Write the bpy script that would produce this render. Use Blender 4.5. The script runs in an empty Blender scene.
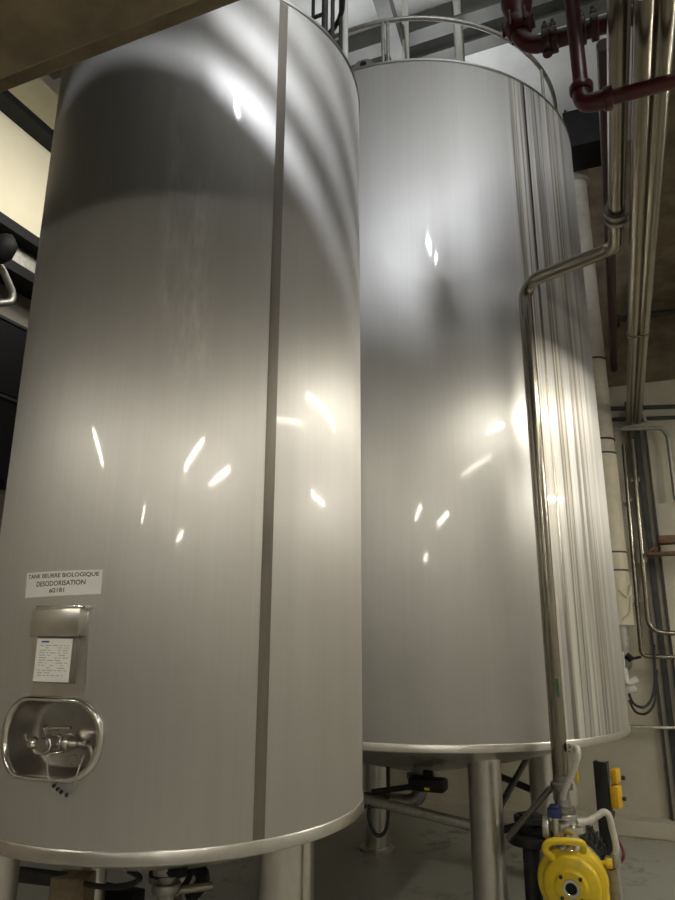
import bpy, bmesh, math, random
from mathutils import Vector, Matrix
random.seed(7)
C = bpy.context.scene.collection
PI = math.pi
# ------------------------------------------------------------------ camera
CAM = Vector((0, 0, 1.7)); FPX = 676.0; PITCH = 0.26207; ROLL = 0.00384; YAW = math.radians(22.2)
M3 = Matrix.Rotation(YAW, 3, 'Z') @ Matrix.Rotation(PI/2 + PITCH, 3, 'X') @ Matrix.Rotation(ROLL, 3, 'Z')
def ray(px, py): return M3 @ Vector(((px-337.5)/FPX, -(py-450)/FPX, -1))
def onX(px, py, x): d = ray(px, py); return CAM + d*(x/d.x)
def onY(px, py, y): d = ray(px, py); return CAM + d*(y/d.y)
def onZ(px, py, z): d = ray(px, py); return CAM + d*((z-1.7)/d.z)
def onD(px, py, D): d = ray(px, py); return CAM + d*(D/math.hypot(d.x, d.y))
cam = bpy.data.cameras.new('camera'); co = bpy.data.objects.new('camera', cam); C.objects.link(co)
cam.sensor_fit = 'VERTICAL'; cam.sensor_height = 36; cam.sensor_width = 27; cam.lens = FPX/900*36
cam.clip_start = .05
co.matrix_world = Matrix.Translation(CAM) @ M3.to_4x4()
bpy.context.scene.camera = co
# ------------------------------------------------------------------ materials
def nodes(name):
    m = bpy.data.materials.new(name); m.use_nodes = True; t = m.node_tree
    return m, t, t.nodes['Principled BSDF']
def lk(t, a, b): t.links.new(a, b)
def plain(name, col, rough=.6, metal=0., noise=.12, scale=8., bump=0., spec=.5):
    m, t, b = nodes(name)
    tc = t.nodes.new('ShaderNodeTexCoord'); n = t.nodes.new('ShaderNodeTexNoise')
    n.inputs['Scale'].default_value = scale; n.inputs['Detail'].default_value = 6; n.inputs['Roughness'].default_value = .65
    lk(t, tc.outputs['Object'], n.inputs['Vector'])
    r = t.nodes.new('ShaderNodeValToRGB')
    r.color_ramp.elements[0].position = .3; r.color_ramp.elements[1].position = .7
    r.color_ramp.elements[0].color = [c*(1-noise) for c in col]+[1]; r.color_ramp.elements[1].color = [min(1, c*(1+noise)) for c in col]+[1]
    lk(t, n.outputs['Fac'], r.inputs['Fac']); lk(t, r.outputs['Color'], b.inputs['Base Color'])
    b.inputs['Roughness'].default_value = rough; b.inputs['Metallic'].default_value = metal
    b.inputs['Specular IOR Level'].default_value = spec
    if bump:
        bp = t.nodes.new('ShaderNodeBump'); bp.inputs['Strength'].default_value = bump; bp.inputs['Distance'].default_value = .01
        lk(t, n.outputs['Fac'], bp.inputs['Height']); lk(t, bp.outputs['Normal'], b.inputs['Normal'])
    return m
def math_(t, op, a, b=None, c=None):
    n = t.nodes.new('ShaderNodeMath'); n.operation = op
    for i, v in enumerate((a, b, c)):
        if v is None: continue
        if isinstance(v, (int, float)): n.inputs[i].default_value = v
        else: lk(t, v, n.inputs[i])
    return n.outputs[0]
def ramp(t, fac, pts):
    r = t.nodes.new('ShaderNodeValToRGB'); e = r.color_ramp.elements
    while len(e) < len(pts): e.new(.5)
    for x, (p, c) in zip(e, pts):
        x.position = p; x.color = (c, c, c, 1) if isinstance(c, (int, float)) else tuple(c)+(1,)
    lk(t, fac, r.inputs['Fac']); return r.outputs['Color']
def noise(t, vec, scale, detail=4, rough=.6, sc=(1, 1, 1)):
    mp = t.nodes.new('ShaderNodeMapping'); mp.inputs['Scale'].default_value = sc
    lk(t, vec, mp.inputs['Vector'])
    n = t.nodes.new('ShaderNodeTexNoise'); n.inputs['Scale'].default_value = scale
    n.inputs['Detail'].default_value = detail; n.inputs['Roughness'].default_value = rough
    lk(t, mp.outputs['Vector'], n.inputs['Vector']); return n.outputs['Fac']
def mix(t, f, a, b):
    n = t.nodes.new('ShaderNodeMix'); n.data_type = 'RGBA'
    if isinstance(f, (int, float)): n.inputs[0].default_value = f
    else: lk(t, f, n.inputs[0])
    for i, v in ((6, a), (7, b)):
        if isinstance(v, tuple): n.inputs[i].default_value = v+(1,)
        else: lk(t, v, n.inputs[i])
    return n.outputs[2]
def tank_steel(name, col, rough, zref, streaks=None, tone=None, scuffs=None):
    """brushed stainless sheet: vertical run marks, faint sheet seams, dirt streaks where the sheet is stained"""
    m, t, b = nodes(name)
    tc = t.nodes.new('ShaderNodeTexCoord'); sp = t.nodes.new('ShaderNodeSeparateXYZ'); lk(t, tc.outputs['Object'], sp.inputs[0])
    ang = math_(t, 'ARCTAN2', math_(t, 'MULTIPLY', sp.outputs['X'], -1), math_(t, 'MULTIPLY', sp.outputs['Y'], -1))          # azimuth round the tank
    cb = t.nodes.new('ShaderNodeCombineXYZ'); lk(t, ang, cb.inputs[0]); lk(t, sp.outputs['Z'], cb.inputs[1])
    v = cb.outputs[0]
    fine = noise(t, v, 1, 5, .7, (60, .7, 1)); broad = noise(t, v, 1, 4, .6, (9, .5, 1)); blot = noise(t, v, 1, 6, .65, (5, 3, 1))
    brush = noise(t, v, 1, 3, .6, (12, 420, 1))
    k = math_(t, 'ADD', math_(t, 'MULTIPLY', fine, .12), math_(t, 'MULTIPLY', broad, .14))
    k = math_(t, 'ADD', k, .87)
    c0 = t.nodes.new('ShaderNodeVectorMath'); c0.operation = 'SCALE'; c0.inputs[0].default_value = col; lk(t, k, c0.inputs['Scale'])
    colr = c0.outputs[0]
    rg = math_(t, 'ADD', math_(t, 'MULTIPLY', math_(t, 'SUBTRACT', blot, .5), .10), rough)
    if tone:                                                              # sheets of a slightly different finish between two azimuths
        for a0, a1, mul, dr in tone:
            w = math_(t, 'MULTIPLY', ramp(t, math_(t, 'MULTIPLY', math_(t, 'SUBTRACT', ang, a0-.5), 1), [(.49, 0), (.51, 1)]),
                      ramp(t, math_(t, 'SUBTRACT', ang, a1-.5), [(.49, 1), (.51, 0)]))
            colr = mix(t, w, colr, mul)
            rg = math_(t, 'ADD', rg, math_(t, 'MULTIPLY', w, dr))
    if scuffs:                                                            # pale rubbed patches
        for a0, wd, z0, z1 in scuffs:
            w = math_(t, 'MULTIPLY', ramp(t, math_(t, 'ADD', math_(t, 'DIVIDE', math_(t, 'SUBTRACT', ang, a0), wd), .5), [(.1, 0), (.5, 1), (.9, 0)]),
                      ramp(t, math_(t, 'DIVIDE', math_(t, 'SUBTRACT', sp.outputs['Z'], z0), z1-z0), [(0, 0), (.15, 1), (.8, 1), (1, 0)]))
            w = math_(t, 'MULTIPLY', w, ramp(t, noise(t, v, 1, 8, .75, (22, 5, 1)), [(.42, 0), (.68, .7)]))
            colr = mix(t, w, colr, (.9, .88, .86)); rg = math_(t, 'ADD', rg, math_(t, 'MULTIPLY', w, .12))
    met = None
    if streaks:
        a0, a1 = streaks
        u = math_(t, 'DIVIDE', math_(t, 'SUBTRACT', ang, a0), a1-a0)
        w = ramp(t, u, [(0, 0), (.05, 1), (.6, .9), (.8, .4), (1, 0)])
        s1 = ramp(t, noise(t, v, 1, 4, .7, (24, .12, 1)), [(.47, 0), (.54, 1)])
        s2 = ramp(t, noise(t, v, 1, 4, .7, (38, .25, 1)), [(.5, 0), (.58, 1)])
        w1 = math_(t, 'MULTIPLY', w, math_(t, 'MULTIPLY', s1, .85)); w2 = math_(t, 'MULTIPLY', w, math_(t, 'MULTIPLY', s2, .6))
        colr = mix(t, w2, mix(t, w1, colr, (.17, .14, .10)), (.86, .82, .72))
        met = math_(t, 'SUBTRACT', METAL, math_(t, 'MULTIPLY', math_(t, 'MAXIMUM', w1, w2), .55))
        rg = math_(t, 'ADD', rg, math_(t, 'MULTIPLY', w, .08))
    lk(t, colr, b.inputs['Base Color']); lk(t, rg, b.inputs['Roughness'])
    if met is None: b.inputs['Metallic'].default_value = METAL
    else: lk(t, met, b.inputs['Metallic'])
    b.inputs['Anisotropic'].default_value = ANISO
    tg = t.nodes.new('ShaderNodeTangent'); tg.direction_type = 'RADIAL'; tg.axis = 'Z'; lk(t, tg.outputs[0], b.inputs['Tangent'])
    bp = t.nodes.new('ShaderNodeBump'); bp.inputs['Strength'].default_value = .05; bp.inputs['Distance'].default_value = .002
    lk(t, math_(t, 'ADD', math_(t, 'MULTIPLY', brush, .35), blot), bp.inputs['Height']); lk(t, bp.outputs['Normal'], b.inputs['Normal'])
    g = t.nodes.new('ShaderNodeBsdfGlossy'); g.inputs['Roughness'].default_value = .06; lk(t, colr, g.inputs['Color'])
    ms = t.nodes.new('ShaderNodeMixShader'); ms.inputs[0].default_value = GLOSS
    lk(t, b.outputs[0], ms.inputs[1]); lk(t, g.outputs[0], ms.inputs[2]); lk(t, ms.outputs[0], t.nodes['Material Output'].inputs['Surface'])
    return m
ANISO = .8; GLOSS = .04; METAL = .85
MT = {}
MT['steel'] = plain('satin_steel', (.62, .60, .56), .32, 1, .08, 14, .05)
MT['inner'] = plain('shaded_recess_steel', (.40, .38, .35), .33, 1, .12, 12, .05)  # shade inside the recess put into a darker steel colour
MT['bright'] = plain('polished_steel', (.70, .68, .63), .2, 1, .06, 20, .02)
MT['pipe'] = plain('steel_pipe', (.30, .275, .225), .24, 1, .12, 10, .03)
MT['weld'] = plain('weld_band_steel', (.30, .285, .26), .42, 1, .15, 20, .05)
def band_mat():
    m, t, b = nodes('ground_weld_steel'); tc = t.nodes.new('ShaderNodeTexCoord')
    lk(t, mix(t, noise(t, tc.outputs['Object'], 3, 6, .6, (8, 8, .6)), (.20, .18, .155), (.32, .29, .26)), b.inputs['Base Color'])
    b.inputs['Metallic'].default_value = 1; b.inputs['Roughness'].default_value = .3
    b.inputs['Anisotropic'].default_value = .75; b.inputs['Anisotropic Rotation'].default_value = .25
    tg = t.nodes.new('ShaderNodeTangent'); tg.direction_type = 'RADIAL'; tg.axis = 'Z'; lk(t, tg.outputs[0], b.inputs['Tangent']); return m
MT['dark'] = plain('dark_steel', (.045, .045, .042), .5, .3, .3, 12)
MT['black'] = plain('black_plastic', (.010, .010, .010), .6, spec=.2)
MT['cable'] = plain('cable_rubber', (.02, .02, .02), .5)
MT['galv'] = plain('galvanised_steel', (.42, .41, .37), .45, .8, .2, 30)
MT['red'] = plain('red_pipe_paint', (.062, .005, .007), .4, 0, .25, 20, .05)
MT['maroon'] = plain('maroon_paint', (.035, .006, .01), .45, 0, .25, 20)
MT['yellow'] = plain('yellow_enamel', (.78, .56, .02), .35, 0, .12, 12, .04)
MT['amber'] = plain('amber_plastic', (.80, .46, .02), .45, 0, .1, 12)
MT['blue'] = plain('blue_enamel', (.02, .03, .12), .4)
MT['white'] = plain('white_plastic', (.78, .77, .72), .4, 0, .06)
MT['hose'] = plain('braided_hose', (.60, .58, .53), .5, .2, .15, 60)
MT['cream'] = plain('pale_insulation', (.60, .55, .42), .6, 0, .12, 5, .05)
MT['tan'] = plain('tan_insulation', (.52, .48, .40), .6, 0, .2, 6, .05)
MT['concrete'] = plain('wall_concrete', (.55, .51, .40), .85, 0, .16, 1.6, .15)
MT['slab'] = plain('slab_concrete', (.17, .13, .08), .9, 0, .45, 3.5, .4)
MT['ceil'] = plain('ceiling_paint', (.62, .62, .58), .8, 0, .12, 2)
MT['wallp'] = plain('wall_paint_cream', (.80, .74, .56), .7, 0, .05, 1.2)
MT['wallg'] = plain('wall_paint_dim', (.60, .58, .53), .8, 0, .2, 1.5)
MT['beam'] = plain('grey_beam_paint', (.10, .10, .085), .5, 0, .25, 4)
MT['wood'] = plain('raw_wood', (.20, .15, .09), .8, 0, .3, 12)
MT['rust'] = plain('rusty_steel', (.16, .09, .05), .7, .2, .4, 14)
MT['paper'] = plain('paper', (.90, .90, .87), .7, 0, .02)
MT['ink'] = plain('black_ink', (.03, .03, .03), .6)
MT['inkgrey'] = plain('grey_ink', (.42, .42, .42), .6)
MT['inkblue'] = plain('blue_ink', (.05, .08, .35), .6)
MT['brass'] = plain('brass', (.7, .5, .18), .3, 1)
MT['redcable'] = plain('red_cable', (.22, .03, .02), .5)
MT['green'] = plain('green_tape', (.03, .10, .04), .5)
def floor_mat():
    m, t, b = nodes('floor_resin')
    tc = t.nodes.new('ShaderNodeTexCoord'); v = tc.outputs['Object']
    n1 = noise(t, v, 1.2, 6, .6); n2 = noise(t, v, 5, 8, .75)
    st = ramp(t, n2, [(.53, 0), (.60, .9)])
    lk(t, mix(t, math_(t, 'MULTIPLY', st, ramp(t, n1, [(.45, 0), (.6, 1)])), mix(t, n1, (.37, .375, .33), (.45, .45, .40)), (.17, .16, .13)), b.inputs['Base Color'])
    b.inputs['Roughness'].default_value = .38
    return m
MT['floor'] = floor_mat(); MT['band'] = band_mat()
# ------------------------------------------------------------------ mesh helpers
def frame(d):
    d = d.normalized(); a = Vector((0, 0, 1)) if abs(d.z) < .9 else Vector((1, 0, 0))
    u = d.cross(a).normalized(); return u, d.cross(u).normalized()
def fillet(pts, rad, n=7):
    pts = [Vector(p) for p in pts]
    if not rad: return pts
    out = [pts[0]]
    for i in range(1, len(pts)-1):
        a, b, c = pts[i-1], pts[i], pts[i+1]
        u, w = (a-b), (c-b); lu, lw = u.length, w.length; u /= lu; w /= lw
        cs = max(-.999, min(.999, u.dot(w)))
        if cs < -.995: out.append(b); continue
        half = math.acos(cs)/2; tl = min(rad/math.tan(half), lu*.48, lw*.48); r = tl*math.tan(half)
        cen = b + (u+w).normalized()*(r/math.sin(half))
        p0, p1 = b+u*tl, b+w*tl
        e0, e1 = (p0-cen).normalized(), (p1-cen).normalized(); om = math.acos(max(-1, min(1, e0.dot(e1))))
        for k in range(n+1):
            s = k/n
            out.append(cen + (e0*math.sin((1-s)*om) + e1*math.sin(s*om))/max(1e-6, math.sin(om))*r)
    out.append(pts[-1]); return out
def smooth_path(pts, n=8):
    pts = [Vector(p) for p in pts]; out = []
    for i in range(len(pts)-1):
        p0, p1, p2, p3 = pts[max(i-1, 0)], pts[i], pts[i+1], pts[min(i+2, len(pts)-1)]
        for k in range(n):
            s = k/n
            out.append(.5*((2*p1)+(p2-p0)*s+(2*p0-5*p1+4*p2-p3)*s*s+(3*p1-p0-3*p2+p3)*s**3))
    out.append(pts[-1]); return out
class MB:
    def __init__(s): s.b = bmesh.new()
    def box(s, c, size, rz=0, bev=0, mat=None):
        r = bmesh.ops.create_cube(s.b, size=1)['verts']
        mm = Matrix.Translation(Vector(c)) @ (mat or Matrix.Rotation(rz, 4, 'Z')) @ Matrix.Diagonal((*size, 1))
        bmesh.ops.transform(s.b, matrix=mm, verts=r)
        if bev:
            ed = list({e for v in r for e in v.link_edges})
            bmesh.ops.bevel(s.b, geom=ed, offset=bev, segments=2, affect='EDGES', profile=.5)
        return s
    def tube(s, path, r, seg=14, caps=True, closed=False):
        path = [Vector(p) for p in path]; n = len(path)
        rr = r if isinstance(r, (list, tuple)) else [r]*n
        def tan(i):
            if closed: return (path[(i+1) % n]-path[i-1]).normalized()
            return (path[min(i+1, n-1)]-path[max(i-1, 0)]).normalized()
        u, _ = frame(tan(0)); rings = []
        for i in range(n):
            d = tan(i); u = (u-d*u.dot(d)).normalized(); w = d.cross(u)
            rings.append([s.b.verts.new(path[i]+(u*math.cos(2*PI*k/seg)+w*math.sin(2*PI*k/seg))*rr[i]) for k in range(seg)])
        for i in range(n if closed else n-1):
            a, b = rings[i], rings[(i+1) % n]
            for k in range(seg): s.b.faces.new((a[k], a[(k+1) % seg], b[(k+1) % seg], b[k]))
        if caps and not closed: s.b.faces.new(rings[0][::-1]); s.b.faces.new(rings[-1])
        return s
    def cyl(s, a, b, r, seg=24): return s.tube([a, b], r, seg)
    def lathe(s, prof, origin, axis=(0, 0, 1), seg=48):
        """prof: (radius, distance along axis)"""
        o = Vector(origin); d = Vector(axis).normalized(); u, w = frame(d); rings = []
        for r, h in prof:
            if r < 1e-6: rings.append([s.b.verts.new(o+d*h)])
            else: rings.append([s.b.verts.new(o+d*h+(u*math.cos(2*PI*k/seg)+w*math.sin(2*PI*k/seg))*r) for k in range(seg)])
        for a, b in zip(rings, rings[1:]):
            for k in range(seg):
                k2 = (k+1) % seg
                f = [a[k % len(a)], a[k2 % len(a)], b[k2 % len(b)], b[k % len(b)]]
                q = []
                for x in f:
                    if x not in q: q.append(x)
                if len(q) > 2: s.b.faces.new(q)
        return s
    def disc(s, c, axis, r, h, seg=24): return s.lathe([(0, 0), (r*.94, 0), (r, h*.12), (r, h*.88), (r*.94, h), (0, h)], c, axis, seg)
    def prism(s, pts, off):
        off = Vector(off); a = [s.b.verts.new(Vector(p)) for p in pts]; b = [s.b.verts.new(Vector(p)+off) for p in pts]; n = len(a)
        s.b.faces.new(a); s.b.faces.new(b[::-1])
        for i in range(n): s.b.faces.new((a[i], b[i], b[(i+1) % n], a[(i+1) % n]))
        return s
ORG = {}
def obj(name, mb, mat, parent=None, smooth=True, angle=40):
    bm = mb.b if isinstance(mb, MB) else mb
    bmesh.ops.recalc_face_normals(bm, faces=bm.faces)
    L = ORG[parent.name] if parent else Vector((0, 0, 0))
    if not parent:
        vs = bm.verts; lo = Vector([min(v.co[i] for v in vs) for i in range(3)]); hi = Vector([max(v.co[i] for v in vs) for i in range(3)])
        L = Vector(((lo.x+hi.x)/2, (lo.y+hi.y)/2, lo.z))
    bm.transform(Matrix.Translation(-L))
    me = bpy.data.meshes.new(name); bm.to_mesh(me); bm.free()
    me.materials.append(MT[mat] if isinstance(mat, str) else mat)
    if smooth:
        me.polygons.foreach_set('use_smooth', [True]*len(me.polygons))
        me.set_sharp_from_angle(angle=math.radians(angle))
    o = bpy.data.objects.new(name, me); C.objects.link(o)
    if parent: o.parent = parent
    else: o.location = L
    ORG[o.name] = L.copy(); return o
def tag(o, label, cat, group=None):
    o['label'] = label; o['category'] = cat
    if group: o['group'] = group
    return o
def thing(name, label, cat, loc, group=None):
    o = bpy.data.objects.new(name, None); C.objects.link(o); o.location = loc; o.empty_display_size = .1
    ORG[o.name] = Vector(loc); return tag(o, label, cat, group)
def struct(name, mb, mat): o = obj(name, mb, mat, None, False); o['kind'] = 'structure'; return o

# ------------------------------------------------------------------ the room
YB = 7.15; XL = -4.6; XR = 4.4; YF = -11.0; ZC = 7.0
struct('floor', MB().box(((XL+XR)/2, (YB+YF)/2, -.05), (XR-XL, YB-YF, .1)), 'floor')
struct('ceiling', MB().box(((XL+XR)/2, (YB+YF)/2, ZC+.05), (XR-XL, YB-YF, .1)), 'ceil')
struct('wall_back', MB().box(((XL+XR)/2, YB+.1, ZC/2), (XR-XL+.4, .2, ZC)), 'concrete')
struct('trim_shade', MB().box(((XL+XR)/2, YB-.01, (4.15+ZC)/2), (XR-XL, .02, ZC-4.15)), 'slab')  # darker sheet puts the shade of the upper back wall into colour
MT['wallb'] = plain('wall_paint_brown', (.30, .27, .22), .8, 0, .2, 1.5)
struct('wall_left', MB().box((XL-.1, (YB+YF)/2, ZC/2), (.2, YB-YF, ZC)), 'wallb')
struct('wall_right', MB().box((XR+.1, (YB+YF)/2, ZC/2), (.2, YB-YF, ZC)), 'wallg')
struct('wall_front', MB().box(((XL+XR)/2, YF-.1, ZC/2), (XR-XL+.4, .2, ZC)), 'wallg')
struct('baseboard_back', MB().box(((XL+XR)/2, YB-.1, .065), (XR-XL, .2, .13), bev=.012), 'concrete')
exec_parts = []

# concrete slab of the mezzanine overhead, its edge running across the room
ZS = 3.30                                                   # underside of the slab
e0 = onZ(0, 79, ZS); e1 = onZ(200, 5, ZS)
sy = (e0.y+e1.y)/2
slab_x1 = XR
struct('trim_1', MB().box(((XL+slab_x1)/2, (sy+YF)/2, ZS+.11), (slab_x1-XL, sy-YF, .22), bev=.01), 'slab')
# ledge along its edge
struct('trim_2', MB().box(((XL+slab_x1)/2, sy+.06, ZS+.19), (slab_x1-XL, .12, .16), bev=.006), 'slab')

bx0 = onZ(656, 60, 5.0).x
struct('trim_8', MB().box((bx0+.4, (sy+YB)/2, 5.2), (.8, YB-sy, .4)), 'slab')
# unseen plate and rails added on the mezzanine edge to cast tank shadows
struct('trim_shadow_plate', MB().box(((XL+XR)/2, sy+.02, 4.2), (XR-XL, .03, 1.36)), 'beam')
mr = thing('shadow_railing', 'unseen steel railing added on the overhead slab edge to cast shadow bands', 'railing', (0, sy+.02, 3.5))
for z_ in (5.06, 5.28, 5.5): obj('rail', MB().cyl((XL, sy+.02, z_), (XR, sy+.02, z_), .038, 10), 'galv', mr)
for k in range(8): obj('rail_post', MB().cyl((XL+.5+k*1.2, sy+.02, 3.5), (XL+.5+k*1.2, sy+.02, 5.5), .026, 10), 'galv', mr)
pxr = -1.0
obj('shadow_panel', MB().box(((XL+pxr)/2, sy-.02, 5.7), (pxr-XL, .02, 1.7)), 'black', mr)  # unseen black panel added to keep light off the narrow tank's upper left
# ------------------------------------------------------------------ tanks
def pol(c, r, th, z): return Vector((c.x+r*math.sin(th), c.y+r*math.cos(th), z))
def on_tank(px, py, c, R):
    d = ray(px, py); o = CAM-c
    a = d.x**2+d.y**2; b = 2*(o.x*d.x+o.y*d.y); cc = o.x**2+o.y**2-R*R
    s = (-b-math.sqrt(max(0, b*b-4*a*cc)))/(2*a); p = CAM+d*s
    return math.atan2(p.x-c.x, p.y-c.y) % (2*PI), p.z
def shell_bm(c, R, zb, zt, seg=160, hole=None):
    """hole: (theta0, theta1, z0, z1, outline[(theta, z)...]) an opening cut into the sheet"""
    m = MB(); b = m.b; zs = [zb+(zt-zb)*i/24 for i in range(25)]
    if not hole:
        rings = [[b.verts.new(pol(c, R, 2*PI*k/seg, z)) for k in range(seg)] for z in zs]
        for a, d in zip(rings, rings[1:]):
            for k in range(seg): b.faces.new((a[k], a[(k+1) % seg], d[(k+1) % seg], d[k]))
        return m
    t0, t1, z0, z1, out = hole
    zs = sorted(set([z for z in zs if z < z0-.02 or z > z1+.02]+[z0, z1]))
    nh = 16; n2 = seg-nh
    th = [t0+(t1-t0)*k/nh for k in range(nh)]+[t1+(2*PI-(t1-t0))*k/n2 for k in range(n2)]
    rings = [[b.verts.new(pol(c, R, t, z)) for t in th] for z in zs]
    for i in range(len(zs)-1):
        for k in range(seg):
            if k < nh and abs(zs[i]-z0) < 1e-6: continue
            a, d = rings[i], rings[i+1]; b.faces.new((a[k], a[(k+1) % seg], d[(k+1) % seg], d[k]))
    # sheet between the rectangular gap and the rounded opening
    tc, zc = (t0+t1)/2, (z0+z1)/2; ht, hz = (t1-t0)/2, (z1-z0)/2; loops = []
    for s in (1, .7, .4, .15, 0):
        lp = []
        for (tt, zz) in out:
            dt, dz = tt-tc, zz-zc; k = 1/max(abs(dt)/ht, abs(dz)/hz)
            lp.append(b.verts.new(pol(c, R, tc+dt*(s*k+(1-s)), zc+dz*(s*k+(1-s)))))
        loops.append(lp)
    n = len(out)
    for ct, cz in ((t0, z0), (t1, z0), (t0, z1), (t1, z1)):               # the gap's corners belong to its outermost loop
        v = min(loops[0], key=lambda q: (q.co-pol(c, R, ct, cz)).length); v.co = pol(c, R, ct, cz)
    for a, d in zip(loops, loops[1:]):
        for k in range(n): b.faces.new((a[k], a[(k+1) % n], d[(k+1) % n], d[k]))
    return m
def patch(c, R, cor, off, t, nu=14, nv=6):
    """a sheet following the tank: corners (theta, z) TL TR BR BL"""
    m = MB(); b = m.b
    def P(i, j, rr):
        u, v = i/nu, j/nv
        a = [(1-u)*(1-v)*cor[0][q]+u*(1-v)*cor[1][q]+u*v*cor[2][q]+(1-u)*v*cor[3][q] for q in (0, 1)]
        return pol(c, rr, a[0], a[1])
    F = [[b.verts.new(P(i, j, R+off+t)) for j in range(nv+1)] for i in range(nu+1)]
    K = [[b.verts.new(P(i, j, R+off)) for j in range(nv+1)] for i in range(nu+1)]
    for i in range(nu):
        for j in range(nv):
            b.faces.new((F[i][j], F[i+1][j], F[i+1][j+1], F[i][j+1])); b.faces.new((K[i][j], K[i][j+1], K[i+1][j+1], K[i+1][j]))
    for i in range(nu):
        b.faces.new((F[i][0], K[i][0], K[i+1][0], F[i+1][0])); b.faces.new((F[i][nv], F[i+1][nv], K[i+1][nv], K[i][nv]))
    for j in range(nv):
        b.faces.new((F[0][j], F[0][j+1], K[0][j+1], K[0][j])); b.faces.new((F[nu][j], K[nu][j], K[nu][j+1], F[nu][j+1]))
    return m
A0 = -YAW
def tank_geo(b, d, r, zb, zt, k): return Vector((d*k*math.sin(b+A0), d*k*math.cos(b+A0), 0)), r*k, 1.7+zb*k, 1.7+zt*k
c1, R1, zb1, zt1 = tank_geo(-.21379, 3.0, .7404, -.65441, 2.62267, 1.06)
c2, R2, zb2, zt2 = tank_geo(.11434, 4.73273, 1.26265, -.54922, 3.44885, 1.10)
def tank_common(root, c, R, zb, zt, legs, lr, mat, hole=None, dip=.22):
    obj('shell', shell_bm(c, R, zb, zt, hole=hole), mat, root, angle=80)
    obj('bottom_rim', MB().lathe([(R-.03, zb-.004), (R+.003, zb-.004), (R+.006, zb), (R+.006, zb+.033), (R+.003, zb+.038), (R-.001, zb+.038)], c, seg=160), 'steel', root, angle=35)
    obj('bottom_head', MB().lathe([(R-.004, zb+.01), (R-.05, zb-.01), (R*.6, zb-dip*.5), (.12, zb-dip), (0, zb-dip)], c, seg=96), 'steel', root)
    obj('top_head', MB().lathe([(R+.004, zt-.012), (R+.004, zt+.004), (R-.02, zt+.012), (R*.5, zt+.09), (0, zt+.14)], c, seg=160), 'steel', root)
    for (x, y) in legs:
        l = MB().cyl((x, y, .03), (x, y, zb+.0), lr, 32)
        lo = obj('leg', l, 'steel', root)
        obj('foot_plate', MB().lathe([(0, 0), (lr*1.5, 0), (lr*1.5, .022), (lr*1.02, .03), (0, .03)], (x, y, 0), seg=32), 'steel', lo)
# --- the nearer, narrower tank
T1 = thing('storage_tank', 'tall narrow stainless tank on the left with white label sign and sampling recess', 'tank', (c1.x, c1.y, 0), 'vertical stainless storage tanks')
az1 = math.atan2(c1.x, c1.y)
# sampling recess outline: a rounded rectangle on the sheet
ha = [on_tank(*p, c1, R1) for p in ((6, 740), (99, 738), (52, 700), (52, 779))]
hcT, hcZ = (ha[0][0]+ha[1][0])/2, (ha[2][1]+ha[3][1])/2
hw, hh = abs(ha[1][0]-ha[0][0])/2*R1, abs(ha[2][1]-ha[3][1])/2
sgn = 1 if ha[1][0] > ha[0][0] else -1
def rrect(hw, hh, rad, n=12):
    o = []
    for cx, cy, a in ((hw-rad, hh-rad, 0), (-hw+rad, hh-rad, PI/2), (-hw+rad, -hh+rad, PI), (hw-rad, -hh+rad, 1.5*PI)):
        for k in range(n+1): o.append((cx+rad*math.cos(a+PI/2*k/n), cy+rad*math.sin(a+PI/2*k/n)))
    return o
def resample(pts, n):
    L = [0]; m = len(pts)
    for i in range(m): L.append(L[-1]+math.dist(pts[i], pts[(i+1) % m]))
    out = []; j = 0
    for k in range(n):
        d = L[-1]*k/n
        while L[j+1] < d: j += 1
        f = (d-L[j])/max(1e-9, L[j+1]-L[j]); a, b = pts[j], pts[(j+1) % m]
        out.append((a[0]+(b[0]-a[0])*f, a[1]+(b[1]-a[1])*f))
    return out
hatch = resample(rrect(hw, hh, min(hw, hh)*.92), 96)
hole_out = [(hcT+sgn*x/R1, hcZ+y) for x, y in hatch]
mT, mZ = hw/R1+.06, hh+.05
def edges_z(py0, py1, px): return on_tank(px, py0, c1, R1)[1], on_tank(px, py1, c1, R1)[1]
seamT = on_tank(172, 200, c1, R1)[0]; seamT2 = on_tank(276, 400, c1, R1)[0]
seam_l = on_tank(80, 300, c1, R1)[0]
tones = [(min(seamT, seamT2)-PI, max(seamT, seamT2)-PI, (.60, .565, .52), .05)]
sc = [(seamT-PI, .16, on_tank(160, 345, c1, R1)[1], on_tank(175, 70, c1, R1)[1]), (on_tank(195, 260, c1, R1)[0]-PI, .35, on_tank(190, 400, c1, R1)[1], on_tank(190, 150, c1, R1)[1])]
st1 = tank_steel('brushed_tank_steel', (.60, .585, .56), .48, 0, tone=None, scuffs=sc)
# four legs square round the axis
fwd = Vector((c1.x, c1.y, 0)).normalized(); rt = Vector((fwd.y, -fwd.x, 0))
legs1 = []
for k in range(4):
    a = math.radians(32.2)+k*PI/2
    legs1.append(tuple((c1+(-fwd*math.cos(a)+rt*math.sin(a))*.695)[:2]))
tank_common(T1, c1, R1, zb1, zt1, legs1, .076, st1, hole=(hcT-mT, hcT+mT, hcZ-mZ, hcZ+mZ, hole_out))
# weld band up the sheet
w0 = on_tank(275, 300, c1, R1)[0]; dw = .021/R1*sgn
obj('weld_band', patch(c1, R1, [(w0-dw, zt1-.02), (w0+dw, zt1-.02), (w0+dw, zb1+.04), (w0-dw, zb1+.04)], .0005, .0012, 2, 30), 'band', T1)
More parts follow.
